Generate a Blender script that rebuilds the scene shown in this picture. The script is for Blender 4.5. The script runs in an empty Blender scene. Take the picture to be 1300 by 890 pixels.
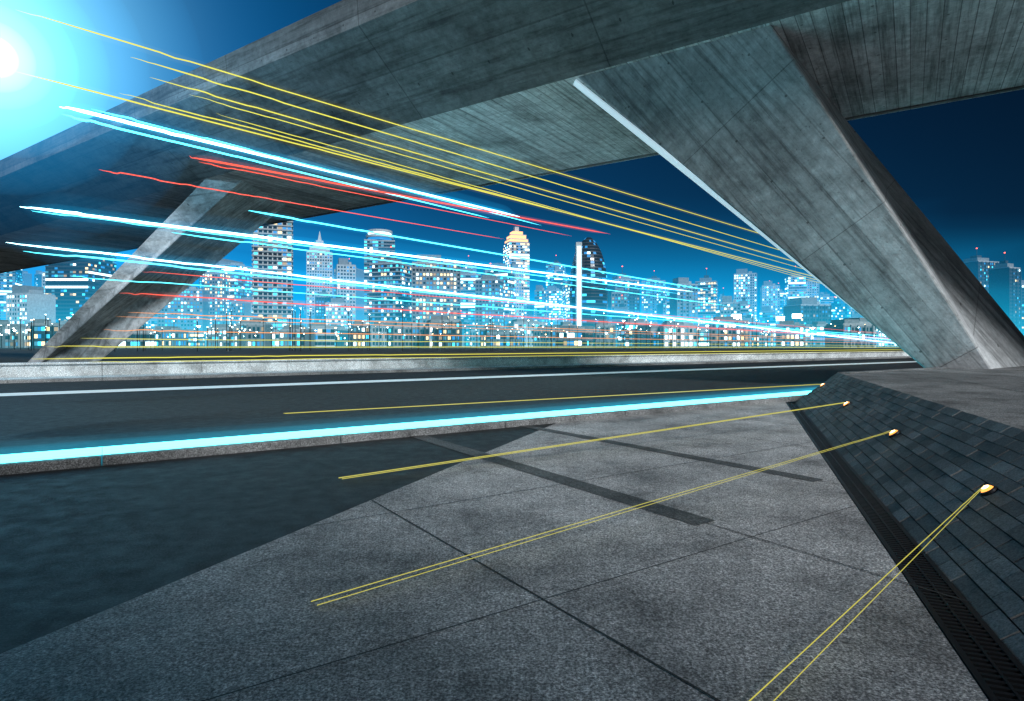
import bpy, math, random
from mathutils import Vector, Matrix
random.seed(7)
sc=bpy.context.scene
sc.view_settings.view_transform='Standard'; sc.view_settings.look='None'; sc.view_settings.exposure=0

# ---------------------------------------------------------------- directions (metres, z up)
RD=Vector((.8263,.5632,0)); RN=Vector((-.5632,.8263,0))     # road along / across
ED=Vector((.363,.932,0));   EN=Vector((.932,-.363,0))       # embankment along / across
DD=Vector((-.833,.553,0));  DN=Vector((.553,.833,0))        # bridge deck along / across
def Q(e,n,z=0):
    det=.932*.8263-.363*.5632
    return Vector(((e*.8263+.363*n)/det,(.932*n+.5632*e)/det,z))
def R(t,n,z=0): 
    v=RD*t+RN*n; v.z=z; return v
def D(t,n,z=0):
    v=DD*t+DN*n; v.z=z; return v
def E(t,n,z=0):
    v=ED*t+EN*n; v.z=z; return v

# ---------------------------------------------------------------- material helpers
class NT:
    def __init__(s,name):
        s.m=bpy.data.materials.new(name); s.m.use_nodes=True
        s.t=s.m.node_tree; s.n=s.t.nodes; s.l=s.t.links
        s.b=s.n['Principled BSDF']; s.out=s.n['Material Output']
    def new(s,t,**k):
        n=s.n.new(t)
        for a,v in k.items(): setattr(n,a,v)
        return n
    def pos(s): return s.new('ShaderNodeNewGeometry').outputs['Position']
    def math(s,op,a,b=None,clamp=False):
        n=s.new('ShaderNodeMath',operation=op); n.use_clamp=clamp
        for i,v in enumerate((a,b)):
            if v is None: continue
            if isinstance(v,(int,float)): n.inputs[i].default_value=v
            else: s.l.new(v,n.inputs[i])
        return n.outputs[0]
    def dot(s,p,v):
        n=s.new('ShaderNodeVectorMath',operation='DOT_PRODUCT'); s.l.new(p,n.inputs[0]); n.inputs[1].default_value=v
        return n.outputs['Value']
    def comb(s,x,y,z):
        n=s.new('ShaderNodeCombineXYZ')
        for i,v in enumerate((x,y,z)):
            if isinstance(v,(int,float)): n.inputs[i].default_value=v
            else: s.l.new(v,n.inputs[i])
        return n.outputs[0]
    def noise(s,vec,scale,detail=5,rough=.6):
        n=s.new('ShaderNodeTexNoise'); n.inputs['Scale'].default_value=scale; n.inputs['Detail'].default_value=detail
        n.inputs['Roughness'].default_value=rough; s.l.new(vec,n.inputs['Vector']); return n.outputs['Fac']
    def ramp(s,f,stops):
        n=s.new('ShaderNodeValToRGB'); s.l.new(f,n.inputs[0]); e=n.color_ramp.elements
        while len(e)<len(stops): e.new(.5)
        for i,(p,c) in enumerate(stops):
            e[i].position=p; e[i].color=(c,c,c,1) if isinstance(c,(int,float)) else (*c,1)
        return n.outputs[0]
    def mul(s,a,b,f=1.0,bt='MULTIPLY'):
        n=s.new('ShaderNodeMix',data_type='RGBA',blend_type=bt); n.inputs[0].default_value=f
        for i,v in ((6,a),(7,b)):
            if isinstance(v,tuple): n.inputs[i].default_value=(*v,1)
            else: s.l.new(v,n.inputs[i])
        return n.outputs[2]
    def bump(s,h,st=.3,d=.02):
        n=s.new('ShaderNodeBump'); n.inputs['Strength'].default_value=st; n.inputs['Distance'].default_value=d
        s.l.new(h,n.inputs['Height']); s.l.new(n.outputs[0],s.b.inputs['Normal'])
    def color(s,c):
        if isinstance(c,tuple): s.b.inputs['Base Color'].default_value=(*c,1)
        else: s.l.new(c,s.b.inputs['Base Color'])
    def rough(s,r):
        if isinstance(r,(int,float)): s.b.inputs['Roughness'].default_value=r
        else: s.l.new(r,s.b.inputs['Roughness'])

def plain(name,c,r=.7,metal=0):
    m=NT(name); m.rough(r); m.b.inputs['Metallic'].default_value=metal
    f=m.noise(m.pos(),.8,4); m.color(m.mul(m.ramp(f,[(.3,.75),(.7,1.1)]),c)); return m.m
def emit(name,c,st,base=(.02,.02,.02),sample=True):
    m=NT(name); m.color(base); m.b.inputs['Emission Color'].default_value=(*c,1); m.b.inputs['Emission Strength'].default_value=st
    m.rough(.4)
    if not sample: m.m.cycles.emission_sampling='NONE'
    return m.m
def mist(name,c,st,absorb=0):
    mt=bpy.data.materials.new(name); mt.use_nodes=True; nt=mt.node_tree; nt.nodes.clear()
    o=nt.nodes.new('ShaderNodeOutputMaterial'); em=nt.nodes.new('ShaderNodeEmission')
    em.inputs['Color'].default_value=(*c,1); em.inputs['Strength'].default_value=st
    if absorb:
        ad=nt.nodes.new('ShaderNodeAddShader'); ab=nt.nodes.new('ShaderNodeVolumeAbsorption')
        ab.inputs['Color'].default_value=(0,0,0,1); ab.inputs['Density'].default_value=absorb
        nt.links.new(em.outputs[0],ad.inputs[0]); nt.links.new(ab.outputs[0],ad.inputs[1]); nt.links.new(ad.outputs[0],o.inputs['Volume'])
    else: nt.links.new(em.outputs[0],o.inputs['Volume'])
    return mt

def concrete(name,across,along,base=.36,board=.34,third=(0,0,1),joint=3.6,bl=.95,gapd=.45,gw=.05):
    m=NT(name); p=m.pos()
    a=m.dot(p,across); l=m.dot(p,along); t=m.dot(p,third)
    idx=m.math('FLOOR',m.math('DIVIDE',a,board))
    wn=m.new('ShaderNodeTexWhiteNoise',noise_dimensions='1D'); m.l.new(idx,wn.inputs['W'])
    bv=m.ramp(wn.outputs['Value'],[(0,.76),(1,1.1)])
    streak=m.noise(m.comb(m.math('MULTIPLY',a,3.5),m.math('MULTIPLY',l,.16),m.math('MULTIPLY',t,.4)),1.6,7,.7)
    sv=m.ramp(streak,[(.34,.34),(.5,.92),(.68,1.18)])
    blot=m.ramp(m.noise(p,.38,8,.68),[(.32,.42),(.5,.92),(.72,1.2)])
    fine=m.ramp(m.noise(p,3.2,9,.74),[(.3,.6),(.7,1.3)])
    pits=m.ramp(m.noise(p,11,3,.65),[(.29,.4),(.37,1.0)])
    fr=m.math('FRACT',m.math('DIVIDE',a,board))
    gap=m.math('LESS_THAN',fr,gw)
    fr2=m.math('FRACT',m.math('DIVIDE',l,joint)); gap2=m.math('LESS_THAN',fr2,.006)
    # formwork tie holes
    hx=m.math('SUBTRACT',m.math('FRACT',m.math('DIVIDE',a,1.9)),.5); hy=m.math('SUBTRACT',m.math('FRACT',m.math('DIVIDE',l,1.8)),.5)
    rr_=m.math('ADD',m.math('MULTIPLY',hx,hx),m.math('MULTIPLY',hy,hy)); hole=m.math('LESS_THAN',rr_,.00045)
    g=m.math('MAXIMUM',m.math('MULTIPLY',gap,gapd),m.math('MULTIPLY',gap2,.7)); g=m.math('MAXIMUM',g,hole)
    gv=m.math('SUBTRACT',1.0,m.math('MULTIPLY',g,.62))
    c=m.mul(bv,(base*.97,base*.985,base)); c=m.mul(c,sv,.85); c=m.mul(c,blot,bl); c=m.mul(c,fine,.9); c=m.mul(c,pits,.8); c=m.mul(c,gv)
    m.color(c); m.rough(.74)
    h=m.math('ADD',m.math('MULTIPLY',m.noise(p,9,6),.6),m.math('SUBTRACT',m.math('MULTIPLY',wn.outputs['Value'],.4),m.math('MULTIPLY',g,.9)))
    m.bump(h,.7,.035); return m.m

def paving(name,base,tint=(1,1,1),rough=.75,patch=.85,speck=1.0):
    m=NT(name); p=m.pos()
    s1=m.ramp(m.noise(p,70,4,.85),[(.36,.12),(.5,.8),(.64,2.4)])
    s2=m.ramp(m.noise(p,17,5,.7),[(.3,.58),(.7,1.3)])
    s3=m.ramp(m.noise(p,1.1,9,.74),[(.32,.32),(.52,1.0),(.72,1.3)])
    s4=m.ramp(m.noise(p,.27,4,.6),[(.35,.58),(.62,1.12)])
    c=m.mul(s1,tuple(base*t for t in tint),1); 
    c=m.mul(c,s2,.8*speck); c=m.mul(c,s3,patch); c=m.mul(c,s4,patch*.95)
    m.color(c); m.rough(m.ramp(m.noise(p,5,5),[(.35,rough-.12),(.7,rough+.08)]))
    m.bump(m.noise(p,60,5,.7),.6,.012); return m.m

MAT={}
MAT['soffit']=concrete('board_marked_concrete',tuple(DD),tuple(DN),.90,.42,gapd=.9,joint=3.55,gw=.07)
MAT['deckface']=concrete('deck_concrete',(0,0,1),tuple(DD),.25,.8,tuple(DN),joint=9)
axisR=(Vector((12.8,18.9,.7))-Vector((4.5,20.6,11.5))).normalized()
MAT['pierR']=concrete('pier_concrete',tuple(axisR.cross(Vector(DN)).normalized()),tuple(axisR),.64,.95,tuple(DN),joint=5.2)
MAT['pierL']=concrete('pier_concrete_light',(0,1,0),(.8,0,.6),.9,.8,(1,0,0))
MAT['pave']=paving('aggregate_paving',.50,(1.0,.98,.98))
MAT['plat']=paving('plaza_paving',.27)
MAT['asph']=paving('asphalt',.034,(.95,1,1.1),rough=.72,patch=.75)
MAT['road']=paving('road_asphalt',.028,rough=.75,patch=.45)
MAT['ground']=paving('soil_ground',.05,(.9,1,.8))
MAT['band']=paving('dark_stone_band',.12)
MAT['joint']=plain('joint_grout',(.06,.06,.06),.9)
MAT['white']=emit('road_paint_glow',(.7,.95,1),.25,(.82,.82,.82),False)  # white paint with added emission, keeps the line bright under the deck
MAT['kerb']=paving('kerb_concrete',.3)
MAT['wall']=paving('parapet_concrete',.75,(.97,1,1),patch=.7)
MAT['metal']=plain('dark_steel',(.05,.05,.055),.45,.8)
MAT['ledc']=emit('led_cyan',(.12,.86,1.0),4.6)
MAT['edge']=emit('lit_edge_glow',(.6,.85,1.0),.55,(.8,.8,.8))  # emission stands in for light caught on the pier's edge
MAT['lampw']=emit('lamp_lens',(1,.72,.40),9); MAT['lampo']=emit('lamp_lens_rim',(1,.36,.07),2.2)

def brickmat():
    m=NT('stone_paver'); g=m.new('ShaderNodeNewGeometry'); p=g.outputs['Position']
    r=m.ramp(g.outputs['Random Per Island'],[(0,.6),(1,1.3)])
    c=m.mul(r,(.20,.19,.185)); c=m.mul(c,m.ramp(m.noise(p,60,4,.8),[(.3,.35),(.65,1.7)]),.9)
    c=m.mul(c,m.ramp(m.noise(p,1.1,7,.7),[(.3,.45),(.7,1.25)]),.9)
    m.color(c); m.rough(.7); m.bump(m.noise(p,50,4),.5,.008); return m.m
MAT['brick']=brickmat()

# ---------------------------------------------------------------- mesh helpers
class MB:
    def __init__(s): s.v=[];s.f=[];s.m=[]
    def quad(s,a,b,c,d,m=0):
        i=len(s.v); s.v+= [tuple(a),tuple(b),tuple(c),tuple(d)]; s.f.append((i,i+1,i+2,i+3)); s.m.append(m)
    def poly(s,pts,m=0):
        i=len(s.v); s.v+=[tuple(p) for p in pts]; s.f.append(tuple(range(i,i+len(pts)))); s.m.append(m)
    def hexa(s,b,t,m=0,mt=None):
        """b,t : four bottom and four top corners (ccw from above)"""
        i=len(s.v); s.v+=[tuple(p) for p in b]+[tuple(p) for p in t]
        s.f+=[(i+3,i+2,i+1,i),(i+4,i+5,i+6,i+7)]; s.m+=[m,m if mt is None else mt]
        for k in range(4):
            j=(k+1)%4; s.f.append((i+k,i+j,i+4+j,i+4+k)); s.m.append(m)
    def box(s,x0,x1,y0,y1,z0,z1,m=0):
        s.hexa([(x0,y0,z0),(x1,y0,z0),(x1,y1,z0),(x0,y1,z0)],[(x0,y0,z1),(x1,y0,z1),(x1,y1,z1),(x0,y1,z1)],m)
    def obj(s,name,mats,loc=(0,0,0),rot=0,parent=None,bevel=0,smooth=False):
        me=bpy.data.meshes.new(name); me.from_pydata(s.v,[],s.f)
        for mm in mats: me.materials.append(MAT[mm] if isinstance(mm,str) else mm)
        me.polygons.foreach_set('material_index',s.m); me.update()
        o=bpy.data.objects.new(name,me); sc.collection.objects.link(o); o.location=loc; o.rotation_euler=(0,0,rot)
        if parent: o.parent=parent
        if bevel:
            b=o.modifiers.new('b','BEVEL'); b.width=bevel; b.segments=2; b.limit_method='ANGLE'
        if smooth:
            for p in me.polygons: p.use_smooth=True
        return o
def sheet(name,pts,mat):
    b=MB(); b.poly(pts); return b.obj(name,[mat])

# ---------------------------------------------------------------- ground
b=MB(); S=4000; b.quad((-S,-S,-.06),(S,-S,-.06),(S,S,-.06),(-S,S,-.06)); b.obj('ground',['ground'])
sheet('forecourt_asphalt',[R(-150,8.99,0),R(-150,-40,0),Q(-3.36,-40,0),Q(-3.36,8.99,0)],'asph')
sheet('pavement',[Q(-3.36,-12,.004),Q(.95,-12,.004),Q(.95,8.99,.004),Q(-3.36,8.99,.004)],'pave')
def strip(p0,p1,w,z,mb,m=0):
    p0=Vector((p0[0],p0[1],0));p1=Vector((p1[0],p1[1],0)); d=(p1-p0).normalized(); n=Vector((-d.y,d.x,0))*w/2
    a,b_,c,d_=p0-n,p1-n,p1+n,p0+n
    mb.quad((a.x,a.y,z),(b_.x,b_.y,z),(c.x,c.y,z),(d_.x,d_.y,z),m)
b=MB()
strip((-1.9,10.35),(1.62,5.02),.26,.008,b); strip((.1,11.2),(3.36,6.58),.22,.008,b)
b.obj('paving_band',['band'])
b=MB()
strip((1.62,5.02),(3.0,2.93),.012,.0125,b); strip((3.36,6.58),(4.0,5.65),.012,.0125,b)
for t_ in (2.13,8.5,10.6):
    n0=(.5657*t_-.94)/.825; n1=min((.5657*t_+3.34)/.825,8.95); strip(R(t_,n0),R(t_,n1),.011,.0120,b)
for n_ in (.6,2.8,5.0,7.2):
    t0=(.825*n_-3.34)/.5657; t1=(.825*n_+.94)/.5657; strip(R(t0,n_),R(t1,n_),.010,.0115,b)
b.obj('pavement_joint',['joint'])

# road
sheet('road',[R(-160,9.9,.002),R(500,9.9,.002),R(500,30,.002),R(-160,30,.002)],'road')
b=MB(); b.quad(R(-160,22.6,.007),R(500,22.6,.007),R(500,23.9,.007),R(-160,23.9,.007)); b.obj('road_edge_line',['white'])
def prism(name,t0,t1,n0,n1,z0,z1,mat,fn=R,bevel=.02,step=0,gap=.012):
    b=MB(); t=t0
    if not step: step=t1-t0
    while t<t1-1e-3:
        e=min(t+step,t1)-gap
        b.hexa([fn(t,n0,z0),fn(e,n0,z0),fn(e,n1,z0),fn(t,n1,z0)],[fn(t,n0,z1),fn(e,n0,z1),fn(e,n1,z1),fn(t,n1,z1)])
        t+=step
    return b.obj(name,[mat],bevel=bevel)
prism('kerb',-120,300,9.0,9.9,-.03,.11,'kerb',step=3)
prism('kerb_light_strip',-120,120,9.15,9.66,.112,.14,'ledc',step=6,gap=.004,bevel=0)
prism('kerb',-120,400,30,30.35,-.03,.13,'kerb',step=3)
prism('footpath',-120,400,30.36,32.6,-.03,.12,'wall',step=6)
prism('parapet_wall',-120,400,32.62,33.0,-.03,.62,'wall',step=4)
prism('parapet_coping',-120,400,32.5,33.1,.625,.72,'wall',step=4)

# ---------------------------------------------------------------- embankment
H=.75
b=MB()
top=Q(2.25,8.2,H); bas=Q(1.2,8.7,-.02)
t2=E(-8,2.25,H); b2=E(-8,1.2,-.02)
far=top+RD*70; farb=bas+RD*70
b.quad(b2,bas,top,t2,0); b.quad(bas,farb,far,top,0)
b.poly([t2,top,far,Vector((80,-20,H))],1)
emb=b.obj('plaza_embankment',['joint','plat'])
b=MB(); L0=-7.6
up=(Vector(E(0,2.25,H))-Vector(E(0,1.2,-.02))); ul=up.length; up.normalize(); nr=ED.cross(up).normalized()
if nr.z<0: nr=-nr
rows=11; rh=ul/rows; bl=.27
tend=(Vector(bas).dot(ED)); ttop=(Vector(top).dot(ED))
for r in range(rows):
    lim=tend+(ttop-tend)*(r+1)/rows-.02
    t=L0-(bl/2 if r%2 else 0)
    while t<lim:
        e=min(t+bl-.009,lim)
        if e-t>.03:
            o=Vector(E(0,1.2,-.02))+up*(r*rh); hh=.012+random.random()*.010
            def P(tt,s,h): return o+ED*tt+up*s+nr*h
            b.hexa([P(t,.004,0),P(e,.004,0),P(e,rh-.006,0),P(t,rh-.006,0)],[P(t,.004,hh),P(e,.004,hh),P(e,rh-.006,hh),P(t,rh-.006,hh)])
        t+=bl
b.obj('slope_paver',['brick'],parent=emb)
b=MB()
t=0
while t<60:
    a=Vector(top)+RD*t; 
    b.hexa([a+RN*.03-RD*0+Vector((0,0,-.06)),a+RD*.98+RN*.03+Vector((0,0,-.06)),a+RD*.98-RN*.3+Vector((0,0,-.06)),a-RN*.3+Vector((0,0,-.06))],
           [a+RN*.03+Vector((0,0,.02)),a+RD*.98+RN*.03+Vector((0,0,.02)),a+RD*.98-RN*.3+Vector((0,0,.02)),a-RN*.3+Vector((0,0,.02))]); t+=1
b.obj('road_side_coping',['kerb'],parent=emb,bevel=.01)
b=MB()
for k in range(1,9):
    strip(E(-4,2.25+k*1.8),E(26-k*1.3,2.25+k*1.8),.02,H+.004,b)
for k in range(9):
    p=E(-2+k*2.4,2.3); strip(p,p+EN*16,.02,H+.008,b)
b.obj('plaza_joint',['joint'],parent=emb)

# drain grate
b=MB(); b.quad(E(-6,.955,-.03),E(17,.955,-.03),E(17,1.195,-.03),E(-6,1.195,-.03),0)
t=-1.0
while t<16.6:
    b.hexa([E(t,.985,-.02),E(t+.022,.985,-.02),E(t+.022,1.165,-.02),E(t,1.165,-.02)],[E(t,.985,.008),E(t+.022,.985,.008),E(t+.022,1.165,.008),E(t,1.165,.008)],1); t+=.05
for n0,n1 in ((.955,.985),(1.165,1.195),(1.068,1.082)):
    b.hexa([E(-6,n0,-.02),E(16.8,n0,-.02),E(16.8,n1,-.02),E(-6,n1,-.02)],[E(-6,n0,.0105),E(16.8,n0,.0105),E(16.8,n1,.0105),E(-6,n1,.0105)],1)
b.obj('drain_grate',['joint','metal'])

# recessed lamps in the slope
lamps=[(3.618,4.571,.392),(4.752,7.476,.393),(6.15,11.04,.40),(7.90,15.2,.42)]
lamp_pts=[]
for i,(x,y,z) in enumerate(lamps):
    b=MB(); N=20; u=ED; w=up; q=(.8,1,1.1,1.2)[i]
    c=Vector((x,y,z)); s=(c-Vector(E(0,1.2,-.02))).dot(nr); c=c-nr*s
    def ring(r,h): return [c+u*(r*q*math.cos(2*math.pi*k/N))+w*(r*q*math.sin(2*math.pi*k/N))+nr*h for k in range(N)]
    prof=[(.075,0),(.075,.035),(.066,.042),(.058,.034)]
    rs=[ring(*p) for p in prof]
    for a,b_ in zip(rs,rs[1:]):
        for k in range(N): j=(k+1)%N; b.quad(a[k],a[j],b_[j],b_[k],0)
    dome=[ring(.058,.034),ring(.046,.05),ring(.034,.056),ring(.026,.06),ring(.008,.065)]
    for ii,(a,b_) in enumerate(zip(dome,dome[1:])):
        for k in range(N): j=(k+1)%N; b.quad(a[k],a[j],b_[j],b_[k],2 if ii<2 else 1)
    b.poly(dome[-1],1)
    b.obj('recessed_wall_lamp',['metal','lampw','lampo']); lamp_pts.append(c+nr*.07)

# ---------------------------------------------------------------- bridge deck
def deck(prof,T0,T1,groove=None):
    b=MB()
    for i in range(len(prof)):
        (n0,z0),(n1,z1)=prof[i],prof[(i+1)%len(prof)]
        m=0 if i==0 else 1
        b.quad(D(T0,n0,z0),D(T0,n1,z1),D(T1,n1,z1),D(T1,n0,z0),m)
    b.poly([D(T0,n,z) for n,z in prof],1); b.poly([D(T1,n,z) for n,z in reversed(prof)],1)
    if groove:
        g0,g1,gz=groove
        b.hexa([D(T0,g0,gz-.06),D(T0,g1,gz-.06),D(T1,g1,gz-.06),D(T1,g0,gz-.06)],[D(T0,g0,gz-.002),D(T0,g1,gz-.002),D(T1,g1,gz-.002),D(T1,g0,gz-.002)],1)
    return b.obj('concrete_bridge_deck',['soffit','deckface'])
deck([(20,11.5),(30.7,11.5),(30.95,12.6),(29.5,12.9),(29.5,15.0),(16.2,15.2),(16.3,14.0)],-60,220,(30.25,30.45,11.5))
# added unseen deck behind the viewpoint, shaped to shade the near foreground
deck([(-18,10.5),(-8.4,10.5),(-5.9,11.6),(-5.9,12.4),(-20.5,12.4),(-20.5,11.6)],-70,120)

def pier(name,base,topc,mat):
    b=MB(); b.hexa(base,topc,0); return b.obj(name,[mat],bevel=.06)
pr=pier('inclined_bridge_pier',[(13.6,19.1,.3),(14.9,18.3,.3),(20.5,22.6,.3),(17.2,21.6,.3)],
     [(2.42,22.5,11.52),(8.1,18.8,11.52),(15.06,27,11.52),(9.4,30.4,11.52)],'pierR')
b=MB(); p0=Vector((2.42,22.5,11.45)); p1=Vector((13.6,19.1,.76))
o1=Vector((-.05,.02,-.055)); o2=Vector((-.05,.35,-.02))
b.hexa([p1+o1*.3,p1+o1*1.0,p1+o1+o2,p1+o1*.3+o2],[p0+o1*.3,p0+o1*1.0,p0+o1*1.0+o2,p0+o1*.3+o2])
b.obj('lit_arris_glow',['edge'],parent=pr)  # added glowing strip, imitates the pier's lit edge
pier('inclined_bridge_pier',[(-33.7,41.4,-.03),(-32.5,41.0,-.03),(-29.2,42.0,-.03),(-31.0,43.6,-.03)],
     [(-18.6,36.4,11.52),(-16.4,36.6,11.52),(-16.2,43.2,11.52),(-19.5,44.2,11.52)],'pierL')

# ---------------------------------------------------------------- high mast lamp at the far footpath, upper left of the view
MAT['mast']=emit('mast_lamp_globe',(.36,.78,1),1000)
lc=Vector((-20.7,24,13.0)); mb=lc+RD*(-1.9); 
b=MB(); N=14
def tube(p,q,r0,r1,m):
    p=Vector(p);q=Vector(q); d=(q-p).normalized(); u=d.orthogonal().normalized(); v=d.cross(u)
    A=[p+(u*math.cos(2*math.pi*k/N)+v*math.sin(2*math.pi*k/N))*r0 for k in range(N)]
    C=[q+(u*math.cos(2*math.pi*k/N)+v*math.sin(2*math.pi*k/N))*r1 for k in range(N)]
    for k in range(N): j=(k+1)%N; b.quad(A[k],A[j],C[j],C[k],m)
    b.poly(A,m); b.poly(C,m)
tube((mb.x,mb.y,.12),(mb.x,mb.y,12.6),.16,.08,0); tube((mb.x,mb.y,12.6),(lc.x,lc.y,13.4),.07,.05,0)
tube((mb.x,mb.y,.12),(mb.x,mb.y,.4),.28,.24,0); tube((lc.x,lc.y,13.22),(lc.x,lc.y,13.42),.34,.14,0)
lampo=b.obj('street_lamp',['metal'])
def ball(name,r,mat,seg=24):
    b=MB(); n=seg//2
    for i in range(n):
        for k in range(seg):
            def s(i,k):
                a=math.pi*i/n; f=2*math.pi*k/seg; return (lc.x+r*math.sin(a)*math.cos(f),lc.y+r*math.sin(a)*math.sin(f),lc.z+r*math.cos(a))
            if i==0: b.poly([s(0,0),s(1,k),s(1,k+1)])
            elif i==n-1: b.poly([s(i,k),s(n,0),s(i,k+1)])
            else: b.quad(s(i,k),s(i+1,k),s(i+1,k+1),s(i,k+1))
    return b.obj(name,[mat],parent=lampo,smooth=True)
ball('globe',.22,'mast')
for i,(r,c,e) in enumerate(((.8,(.6,.95,1),.6),(1.35,(.4,.88,1),.3),(2.0,(.22,.75,1),.16),(2.8,(.10,.58,.95),.085),(3.9,(.05,.46,.9),.045),(5.4,(.02,.36,.8),.026),(7.6,(.01,.29,.7),.013))):
    MAT['mm%d'%i]=mist('lamp_halo',c,e); ball('halo_%d'%i,r,'mm%d'%i,56)

# ---------------------------------------------------------------- city
WM=['bwall','bdark','wdark','wcy','wwh','wwa','wbl','bwhite','slab']
MAT['bwall']=plain('tower_render',(.26,.29,.31)); MAT['bdark']=plain('tower_dark_cladding',(.06,.07,.085),.5)
MAT['bwhite']=plain('tower_white_render',(.6,.64,.66)); MAT['slab']=plain('tower_slab_edge',(.45,.48,.5))
g=NT('dark_window_glass'); g.color((.02,.035,.05)); g.rough(.12); MAT['wdark']=g.m
MAT['wcy']=emit('lit_window_cyan',(.06,.68,1),2.0,sample=False); MAT['wwh']=emit('lit_window_white',(.62,.93,1),4.2,sample=False)
MAT['wwa']=emit('lit_window_warm',(1,.74,.36),2.2,sample=False); MAT['wbl']=emit('lit_window_blue',(.02,.28,.68),1.2,sample=False)
MAT['crown']=emit('crown_flood_light',(1,.42,.16),2.4,sample=False); MAT['hot']=emit('flood_light',(.7,1,1),18,sample=False)
MAT['hotw']=emit('sodium_light',(1,.6,.25),9,sample=False); MAT['redl']=emit('aircraft_warning_light',(1,.1,.05),6,sample=False)
MAT['wd1']=emit('curtained_window_blue',(.10,.42,.6),.8,sample=False); MAT['wd2']=emit('curtained_window_warm',(.8,.55,.3),.7,sample=False)
WM+=['crown','hot','redl','wd1','wd2']
def pick(pal):
    r=random.random(); a=0
    for i,p in pal:
        a+=p
        if r<a: return i
    return 2
PAL={'cyan':[(3,.22),(4,.10),(5,.01),(6,.26),(12,.18),(13,.03)],'warm':[(5,.28),(4,.14),(3,.10),(6,.12),(13,.14),(12,.08)],'dim':[(3,.05),(5,.03),(6,.10),(4,.02),(12,.08),(13,.04)],
     'bright':[(4,.36),(3,.28),(5,.02),(12,.15)],'res':[(3,.10),(4,.09),(5,.04),(6,.18),(12,.16),(13,.06)],'low':[(3,.11),(4,.08),(5,.06),(6,.18),(12,.14),(13,.06)]}
def facade(b,w,d,h,z0,fl,bay,pal,kind,wall):
    nf=max(2,int((h-z0)/fl)); fl=(h-z0)/nf
    b.box(-w/2,w/2,-d/2,d/2,z0,h,wall)
    for side in range(4):
        L=w if side%2==0 else d; O=d/2 if side%2==0 else w/2
        nb=max(2,int(L/bay)); bw=L/nb
        def pt(a,o,z):
            if side==0: return (a,-o,z)
            if side==1: return (o,a,z)
            if side==2: return (-a,o,z)
            return (-o,-a,z)
        darkcol=[random.random()<.14 for _ in range(nb)]
        for f in range(nf):
            rowlit=random.random()
            for k in range(nb):
                if kind=='grid' : x0,x1,za,zb=.2,.8,.28,.8
                elif kind=='ribbon': x0,x1,za,zb=.02,.98,.3,.85
                else: x0,x1,za,zb=.12,.88,.1,.8
                m=pick(pal)
                if darkcol[k] or rowlit>.93: m=2
                if kind=='ribbon' and rowlit<.10: m=4
                a0=-L/2+bw*(k+x0); a1=-L/2+bw*(k+x1); zz=z0+f*fl
                b.quad(pt(a0,O+.06,zz+za*fl),pt(a1,O+.06,zz+za*fl),pt(a1,O+.06,zz+zb*fl),pt(a0,O+.06,zz+zb*fl),m)
    if kind=='balcony':
        for f in range(nf):
            z=z0+f*fl
            b.box(-w/2-.9,w/2+.9,-d/2-.9,d/2+.9,z-.15,z+.75,8)
    elif kind=='ribbon':
        for f in range(0,nf,1):
            z=z0+f*fl; b.box(-w/2-.2,w/2+.2,-d/2-.2,d/2+.2,z-.2,z+.5,wall)
    elif kind=='grid':
        nb=max(2,int(w/bay)); 
        for k in range(0,nb+1,2):
            x=-w/2+w*k/nb; b.box(x-.3,x+.3,-d/2-.5,d/2+.5,z0,h+.5,wall)
    return nf
def roof(b,w,d,h,kind):
    b.box(-w/2,w/2,-d/2,d/2,h+.02,h+1.2,8)
    if kind=='plant':
        b.box(-w*.3,w*.25,-d*.3,d*.3,h+1.25,h+5,0); b.box(-w*.1,w*.12,-d*.1,d*.2,h+5.05,h+8,1)
        b.box(.1,.5,.1,.5,h+8,h+15,1); b.box(-.1,.7,-.1,.7,h+15,h+15.8,11)
    elif kind=='spire':
        i=h+1.3; 
        for s,(z,z2) in ((.8,(i,i+5)),(.55,(i+5.1,i+9)),(.3,(i+9.1,i+13))): b.box(-w/2*s,w/2*s,-d/2*s,d/2*s,z,z2,7)
        b.hexa([(-2,-2,i+13),(2,-2,i+13),(2,2,i+13),(-2,2,i+13)],[(-.1,-.1,i+24),(.1,-.1,i+24),(.1,.1,i+24),(-.1,.1,i+24)],7)
    elif kind=='drum':
        N=24
        for (r,z0,z1,m) in ((w*.40,h+1.3,h+4,6),(w*.46,h+4.05,h+6.5,7),(w*.38,h+6.55,h+9,4),(w*.42,h+9.05,h+11.5,7)):
            A=[(r*math.cos(2*math.pi*k/N),r*math.sin(2*math.pi*k/N)) for k in range(N)]
            for k in range(N):
                j=(k+1)%N; b.quad((*A[k],z0),(*A[j],z0),(*A[j],z1),(*A[k],z1),m)
            b.poly([(x,y,z1) for x,y in A],7)
    elif kind=='crown':
        for s,a,c,m in ((.9,1.3,4,9),(.92,4.05,5,7),(.75,5.05,9,9),(.78,9.05,10,7),(.5,10.05,14,9),(.2,14.05,20,7)):
            b.box(-w/2*s,w/2*s,-d/2*s,d/2*s,h+a,h+c,m)
    elif kind=='step':
        b.box(-w*.4,w*.1,-d*.4,d*.4,h+1.25,h+7 if h>30 else h+3,0); b.box(w*.15,w*.3,-d*.2,d*.2,h+1.25,h+(4 if h>30 else 2.2),8)
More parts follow.
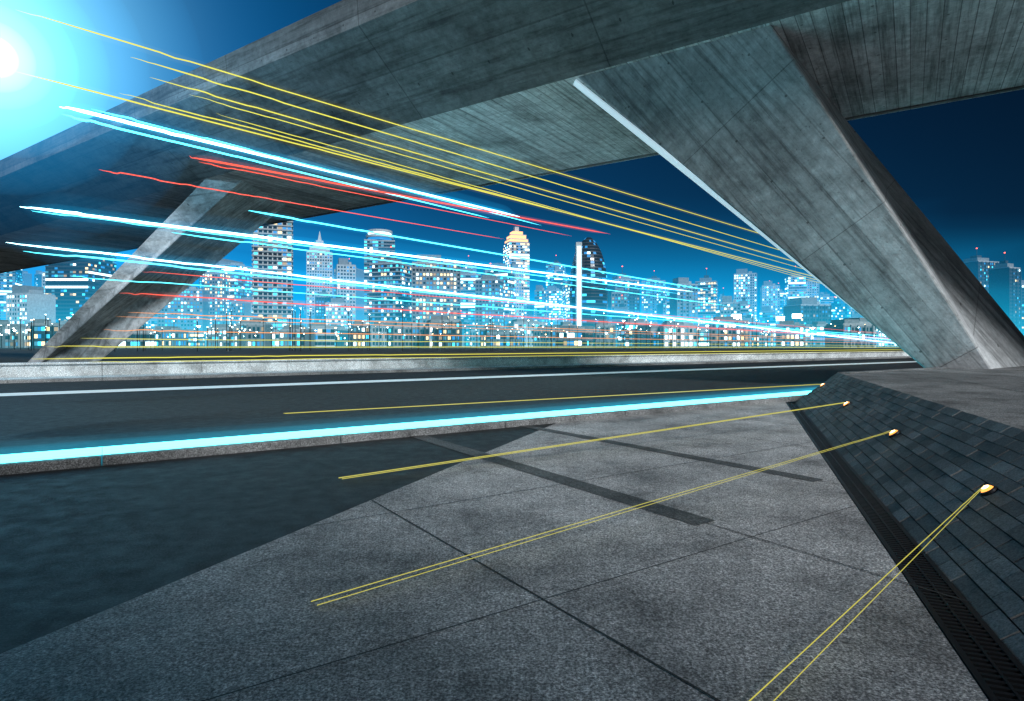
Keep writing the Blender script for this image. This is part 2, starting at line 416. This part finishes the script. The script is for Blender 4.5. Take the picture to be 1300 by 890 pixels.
def building(name,x,y,w,h,pal='cyan',kind='grid',top='step',wall=0,rot=None,d=None,fl=3.1,bay=2.5):
    b=MB(); d=d or w*random.uniform(.7,1.0)
    if rot is None: rot=random.uniform(-.5,.5)
    c=w/(abs(math.cos(rot))+abs(math.sin(rot))*d/w)/w; d=d*c; w=w*c
    if h>45:
        b.box(-w/2-3,w/2+3,-d/2-3,d/2+3,-.05,7,8)
        for k in range(int(w/4)): b.quad((-w/2+k*4,-d/2-3.06,1),(-w/2+k*4+3.2,-d/2-3.06,1),(-w/2+k*4+3.2,-d/2-3.06,6),(-w/2+k*4,-d/2-3.06,6),random.choice((4,4,3,5)))
        z0=7.02
    else: z0=-.05
    facade(b,w,d,h,z0,fl,bay,PAL[pal],kind,wall); roof(b,w,d,h,top)
    return b.obj(name,WM,loc=(x,y,0),rot=rot)
B=building
B('balcony_apartment_tower',-167,420,29,92,'res','balcony','plant',7,rot=.35,fl=3.0,bay=3.0)
B('glass_office_tower',-281,600,43,78,'cyan','ribbon','step',0)
B('stepped_spire_tower',-208,650,31,99,'res','grid','spire',7,rot=.3)
B('drum_topped_tower',-132,600,33,103,'cyan','ribbon','drum',0,rot=.2)
B('apartment_tower',-97,480,31,64,'res','balcony','plant',1,rot=-.3)
B('office_building',-57,450,38,60,'warm','grid','step',0,rot=.15,bay=2.4)
B('apartment_tower',-19,520,24,56,'cyan','grid','plant',0)
B('crown_lit_tower',5,700,30,118,'warm','ribbon','crown',7,rot=.3)
B('hotel_building',10,400,26,15,'bright','grid','step',7,rot=.2)
B('apartment_tower',110,600,32,64,'res','grid','plant',1)
B('apartment_tower',210,650,26,68,'warm','balcony','plant',1)
B('office_tower',291,750,31,88,'bright','grid','step',7)
B('office_tower',343,800,26,78,'cyan','grid','step',7)
B('office_tower',377,800,24,90,'cyan','ribbon','plant',7)
B('office_tower',408,820,21,86,'res','grid','plant',7)
B('dark_office_block',246,500,30,33,'dim','grid','step',1)
B('apartment_tower',391,700,24,74,'res','balcony','plant',0)
B('apartment_tower',464,600,34,82,'dim','grid','plant',1,rot=.3)
B('apartment_tower',451,550,22,70,'dim','grid','plant',1,rot=.4)
B('apartment_tower',505,600,26,60,'dim','grid','plant',1)
B('glass_office_tower',-591,700,34,92,'cyan','ribbon','plant',0)
B('hotel_building',-360,450,26,38,'bright','grid','step',7,rot=-.3)
B('slender_tower',-457,600,15,72,'bright','grid','plant',7)
B('dark_office_block',-372,520,36,82,'dim','ribbon','step',1)
B('apartment_tower',-409,650,44,76,'cyan','grid','plant',0)
B('office_building',-300,550,42,50,'cyan','grid','step',0)
B('office_tower',-217,800,36,100,'res','grid','plant',0)
B('office_tower',-58,800,22,104,'cyan','grid','plant',0)
B('office_tower',62,850,28,112,'cyan','ribbon','plant',0)
B('office_tower',189,800,36,84,'res','grid','plant',0)
B('office_tower',160,560,22,56,'cyan','grid','step',0)
B('apartment_tower',-155,560,20,74,'res','grid','step',7)
B('apartment_tower',-238,620,18,84,'bright','grid','plant',7)
B('office_tower',60,560,18,54,'bright','ribbon','step',7)
for i in range(270):
    D_=random.uniform(520,1250); px=random.uniform(-.86,.72); 
    h=random.uniform(.04,.125)*D_ if px<.15 else random.uniform(.028,.09)*D_
    if random.random()<.35: h*=.6
    pal=random.choice(['cyan','cyan','res','bright','warm','dim','res']) if px<.6 else 'dim'
    B('city_block',px*D_,D_,random.uniform(11,26),h,pal,random.choice(['grid','ribbon','grid']),random.choice(['step','plant']),random.choice([0,7,1,0]) if px<.6 else 1,fl=3.1,bay=2.4)
for i in range(130):
    D_=random.uniform(270,470); px=random.uniform(-.87,.64)
    B('low_rise_building',px*D_,D_,random.uniform(7,19),random.uniform(3,9)+D_*.010,random.choice(['low','low','bright','cyan','dim','warm']),random.choice(('grid','ribbon')),'step',random.choice([0,7,0,1]),fl=2.8,bay=1.8)

# bullet-shaped glass tower
b=MB(); N=28; Hh=112; nf=34; rad=18.5
def rr(f): 
    z=f/nf
    return rad*(.80+.2*math.sin(min(1,z/.45)*math.pi/2)) if z<.45 else rad*max(.02,(1-((z-.45)/.56)**2.4))**.62
for f in range(nf):
    r0,r1=rr(f),rr(f+1); z0,z1=Hh*f/nf,Hh*(f+1)/nf
    for k in range(N):
        a0=2*math.pi*k/N; a1=a0+2*math.pi/N; zm=z0+(z1-z0)*.3; rm=r0+(r1-r0)*.3
        b.quad((r0*math.cos(a0),r0*math.sin(a0),z0),(r0*math.cos(a1),r0*math.sin(a1),z0),(rm*math.cos(a1),rm*math.sin(a1),zm),(rm*math.cos(a0),rm*math.sin(a0),zm),1)
        b.quad((rm*math.cos(a0),rm*math.sin(a0),zm),(rm*math.cos(a1),rm*math.sin(a1),zm),(r1*math.cos(a1),r1*math.sin(a1),z1),(r1*math.cos(a0),r1*math.sin(a0),z1),pick([(6,.16),(3,.05),(4,.02)]))
b.box(-14,-8.5,-19.5,-12,0,104,7); b.box(-13,-9.5,-19.6,-19.55,4,100,4)
b.obj('bullet_shaped_glass_tower',WM,loc=(56,440,0)).scale=(.76,.76,.71)

# street lights in the city (one mass)
b=MB()
for i in range(760):
    D_=random.uniform(130,620); u=random.uniform(-.87,.68); x=u*D_; y=D_; h=random.uniform(5,11)
    if x*RN.x+y*RN.y<110: continue
    b.box(x-.06,x+.06,y-.06,y+.06,-.05,h,0); s=random.uniform(.15,.4)*D_/400
    if random.random()<.08: s*=2.6
    m=random.choice((1,1,1,2)); b.hexa([(x-s*.4,y-s*.4,h-s),(x+s*.4,y-s*.4,h-s),(x+s*.4,y+s*.4,h-s),(x-s*.4,y+s*.4,h-s)],[(x-s,y-s,h+s*.2),(x+s,y-s,h+s*.2),(x+s,y+s,h+s*.2),(x-s,y+s,h+s*.2)],m)
b.obj('distant_street_lights',['metal','hot','hotw'])
# flood-lit stadium
b=MB(); N=40
for k in range(N):
    a0=2*math.pi*k/N; a1=2*math.pi*(k+.9)/N
    for (r0,r1,z0,z1,m) in ((26,28,0,4,8),(28,30,4.05,7,4),(30,27,7.05,9,7)):
        b.quad((r0*math.cos(a0),r0*math.sin(a0),z0),(r0*math.cos(a1),r0*math.sin(a1),z0),(r1*math.cos(a1),r1*math.sin(a1),z1),(r1*math.cos(a0),r1*math.sin(a0),z1),m)
for a in (.6,2.2,3.8,5.4):
    x,y=32*math.cos(a),32*math.sin(a); b.box(x-.4,x+.4,y-.4,y+.4,0,22,1); 
    for r in range(3):
        for c in range(6): b.box(x-3.5+c*1.2,x-2.7+c*1.2,y-.5,y+.5,22.05+r*1.3,22.9+r*1.3,10)
b.obj('flood_lit_stadium',WM,loc=(205,500,0))

# city haze : glowing humid air, denser near the ground
for i,(h,x0,x1,y0,k,c) in enumerate(((12,-1500,430,190,2.0,(.02,.66,.90)),(28,-1490,425,250,1.7,(.010,.54,.84)),(48,-1480,435,330,1.3,(.005,.40,.74)),
        (74,-1475,600,400,.9,(.003,.32,.66)),(105,-1470,520,470,.8,(.002,.27,.62)),(150,-1450,440,600,.55,(.002,.24,.60)),(80,-1100,400,400,1.0,(.003,.36,.70)))):
    dens=k/3000
    MAT['_h%d'%i]=mist('humid_air',c,dens*1.85,dens)
    b=MB(); b.box(x0,x1,y0,1500-i*4,-.5-i*.1,h); b.obj('city_haze',['_h%d'%i])

# ---------------------------------------------------------------- light trails
MAT['ty']=emit('trail_yellow',(.85,.80,.09),1.15,sample=False); MAT['tc']=emit('trail_cyan',(.08,.80,1),4.0)
MAT['tw']=emit('trail_white_cyan',(.42,.92,1),9.0); MAT['tr']=emit('trail_red',(1,.10,.06),1.6,sample=False); MAT['to']=emit('trail_orange',(1,.36,.10),1.3,sample=False)
MAT['tg']=emit('trail_floor_yellow',(.72,.66,.10),.85,sample=False)
MAT['mw']=mist('trail_glow_cyan',(.01,.42,.8),.46); MAT['mr']=mist('trail_glow_red',(.9,.10,.06),.45)
MAT['mo']=mist('trail_glow_outer',(.01,.30,.62),.09); MAT['mi']=mist('trail_glow_inner',(.05,.6,.9),1.2)
MAT['my']=mist('trail_glow_yellow',(.7,.6,.05),.20)
MAT['mk']=mist('kerb_glow',(.01,.5,.75),.7); MAT['mk2']=mist('kerb_glow_middle',(.01,.45,.7),.22); MAT['mk3']=mist('kerb_glow_outer',(.005,.35,.6),.05)
def trails(name,mat,lines,wig=.03,fadeon=True,res=1):
    cu=bpy.data.curves.new(name,'CURVE'); cu.dimensions='3D'; cu.bevel_depth=1.0; cu.bevel_resolution=res; cu.use_fill_caps=True
    for a,e,r in lines:
        a=Vector(a);e=Vector(e); n=110; sp=cu.splines.new('POLY'); sp.points.add(n)
        rg=random.Random(int(a.z*1000+e.z*100)); off=0
        for i in range(n+1):
            s=(i/n)**1.6; p=a.lerp(e,s); k=math.exp(-s*7)
            if rg.random()<.28: off=rg.uniform(-1,1)*wig
            fade=(min(1,i/9+.06)*min(1,(n-i)/8+.05)) if fadeon else 1
            sp.points[i].co=(p.x,p.y,p.z+off*k,1); sp.points[i].radius=r*fade
    o=bpy.data.objects.new(name,cu); sc.collection.objects.link(o); cu.materials.append(MAT[mat]); return o
def glow(name,mat,lines,r):
    trails(name,mat,[(a,e,r) for a,e,_ in lines],0,res=3)
YT=[((-8.26,10,7.07),(35.4,60,9.36),.013),((-7.63,12,7.24),(35.4,60,8.34),.015),((-7.84,13,7.28),(35.4,60,7.71),.015),
  ((-7.52,14,7.32),(35.4,60,7.24),.012),((-9.23,11,6.53),(35.4,60,6.92),.016),((-7.86,12,6.52),(35.4,60,6.61),.013),((-6.4,13,6.5),(35.4,60,6.3),.010)]
YL=[((-12.4,16,1.44),(40.5,60,1.2),.014),((-12.8,16,1.12),(40.5,60,1.0),.016),((-11.5,16,1.65),(40.5,60,1.35),.011),((-12.0,17,1.0),(40.5,60,.85),.011)]
trails('yellow_light_trail','ty',YT+YL,.02); glow('yellow_trail_glow','my',YT[:5:2]+YL[:2],.09)
WT=[((-9.04,12,6.25),(.5,40,10.0),.034),((-11.47,14,4.71),(15.07,50,5.89),.034),((-11.8,14,3.87),(39.3,60,1.5),.022)]
CT=[((-9.0,12,6.1),(-1.5,40,9.9),.024),((-8.4,12,6.2),(2.0,40,9.4),.018),((-7.9,18,5.49),(16.4,50,6.0),.026),((-11.2,14,4.62),(14,50,5.7),.016),
  ((-8.5,15,4.3),(20,55,5.0),.016),((-11.8,14.5,3.75),(40.3,60,1.7),.022),((-11,15,3.2),(40.3,60,2.1),.012)]
trails('white_light_trail','tw',WT,.025); trails('cyan_light_trail','tc',CT,.025)
glow('cyan_trail_glow','mw',WT,.19); glow('cyan_trail_glow','mw',CT[2:3]+CT[5:6]+WT[:1],.11); glow('cyan_trail_glow','mo',WT,.5); glow('cyan_trail_glow','mi',WT,.075)
RT=[((-7.52,14,5.88),(6.55,40,8.84),.024),((-7.3,14,5.75),(4.0,40,8.7),.012),((-8.94,13,5.28),(-.5,40,8.5),.014),
  ((-9.8,15,2.78),(40.5,60,1.9),.015),((-9.24,15,3.31),(40.5,60,2.3),.010)]
trails('red_light_trail','tr',RT,.025); glow('red_trail_glow','mr',RT[:1]+RT[3:4],.11)
trails('orange_light_trail','to',[((-10.2,15,1.87),(40.5,60,1.55),.013),((-9.6,15,2.3),(40.5,60,1.75),.012),((-9.9,15,2.2),(40.5,60,1.65),.009)],.025)
for m_,r_ in (('mk',.27),('mk2',.36),('mk3',.55)):
    trails('kerb_light_glow',m_,[(tuple(R(-60,9.4,.06 if r_<.4 else .0)),tuple(R(120,9.4,.06 if r_<.4 else .0)),r_*.8)],0,False,4)
ends=[(.95,2.45,.03),(-1.149,3.437,.03),(-1.908,6.616,.03),(-4.44,11.68,.16)]
L=[]
for c,e in zip(lamp_pts,ends):
    e=Vector(e); L.append((c,e,.0026 if c.y<10 else .0055)); L.append((c+Vector((0,.0,-.01)),e+Vector((.05,-.05,0)),.0022 if c.y<10 else .004))
trails('floor_light_beam','tg',L,.004,False)

# ---------------------------------------------------------------- world + moon light
w=bpy.data.worlds.new("World"); sc.world=w; w.use_nodes=True; nt=w.node_tree; N=nt.nodes; N.clear(); l=nt.links
out=N.new('ShaderNodeOutputWorld'); tc=N.new('ShaderNodeTexCoord')
sky=N.new('ShaderNodeTexSky'); sky.sky_type='NISHITA'; sky.sun_disc=False
SE=math.radians(32); AZ=math.radians(152)
sky.sun_elevation=SE; sky.sun_rotation=AZ
bg1=N.new('ShaderNodeBackground'); bg1.inputs[1].default_value=.0006; l.new(sky.outputs[0],bg1.inputs[0])
def M(op,a,b=None,c=False):
    n=N.new('ShaderNodeMath'); n.operation=op; n.use_clamp=c
    for i,v in enumerate((a,b)):
        if v is None: continue
        if isinstance(v,(int,float)): n.inputs[i].default_value=v
        else: l.new(v,n.inputs[i])
    return n.outputs[0]
def DOT(v):
    n=N.new('ShaderNodeVectorMath'); n.operation='DOT_PRODUCT'; l.new(tc.outputs['Generated'],n.inputs[0]); n.inputs[1].default_value=Vector(v).normalized(); return n.outputs['Value']
z=M('ABSOLUTE',DOT((0,0,1)))
hor=M('POWER',2.718,M('MULTIPLY',z,-5.0))
side=M('ADD',M('MULTIPLY',DOT((-.75,.65,0)),.5),.5,True)
side=M('POWER',side,3.0)
gl1=M('POWER',M('MAXIMUM',DOT((-.66,.68,.36)),0),80)
gl2=M('POWER',M('MAXIMUM',DOT((-.68,.70,.30)),0),13)
def SC(col,f):
    n=N.new('ShaderNodeVectorMath'); n.operation='SCALE'; n.inputs[0].default_value=col; l.new(f,n.inputs['Scale']); return n.outputs[0]
def AD(a,b_):
    n=N.new('ShaderNodeVectorMath'); n.operation='ADD'; l.new(a,n.inputs[0]); l.new(b_,n.inputs[1]); return n.outputs[0]
acc=SC((.002,.23,.60),M('MULTIPLY',hor,M('ADD',side,.02)))
acc=AD(acc,SC((.001,.009,.050),M('ADD',M('MULTIPLY',side,.9),.05)))
acc=AD(acc,SC((.4,.9,1.0),M('MULTIPLY',gl1,1.1)))
acc=AD(acc,SC((.003,.17,.46),M('MULTIPLY',gl2,.95)))
bg2=N.new('ShaderNodeBackground'); l.new(acc,bg2.inputs[0]); bg2.inputs[1].default_value=1
ad=N.new('ShaderNodeAddShader'); l.new(bg1.outputs[0],ad.inputs[0]); l.new(bg2.outputs[0],ad.inputs[1]); l.new(ad.outputs[0],out.inputs[0])

su=bpy.data.lights.new('moon_light','SUN'); su.energy=2.8; su.angle=math.radians(12); su.color=(.92,.97,1)
so=bpy.data.objects.new('moon_light',su); sc.collection.objects.link(so)
dv=Vector((math.sin(AZ)*math.cos(SE),math.cos(AZ)*math.cos(SE),math.sin(SE)))
so.rotation_euler=dv.to_track_quat('Z','Y').to_euler()

cam=bpy.data.cameras.new('camera'); co=bpy.data.objects.new('camera',cam); sc.collection.objects.link(co)
co.location=(0,0,1.5); co.rotation_euler=(math.radians(90),0,0)
cam.sensor_width=36; cam.lens=21.13; cam.shift_y=-.006; cam.clip_start=.05; cam.clip_end=9000
sc.camera=co
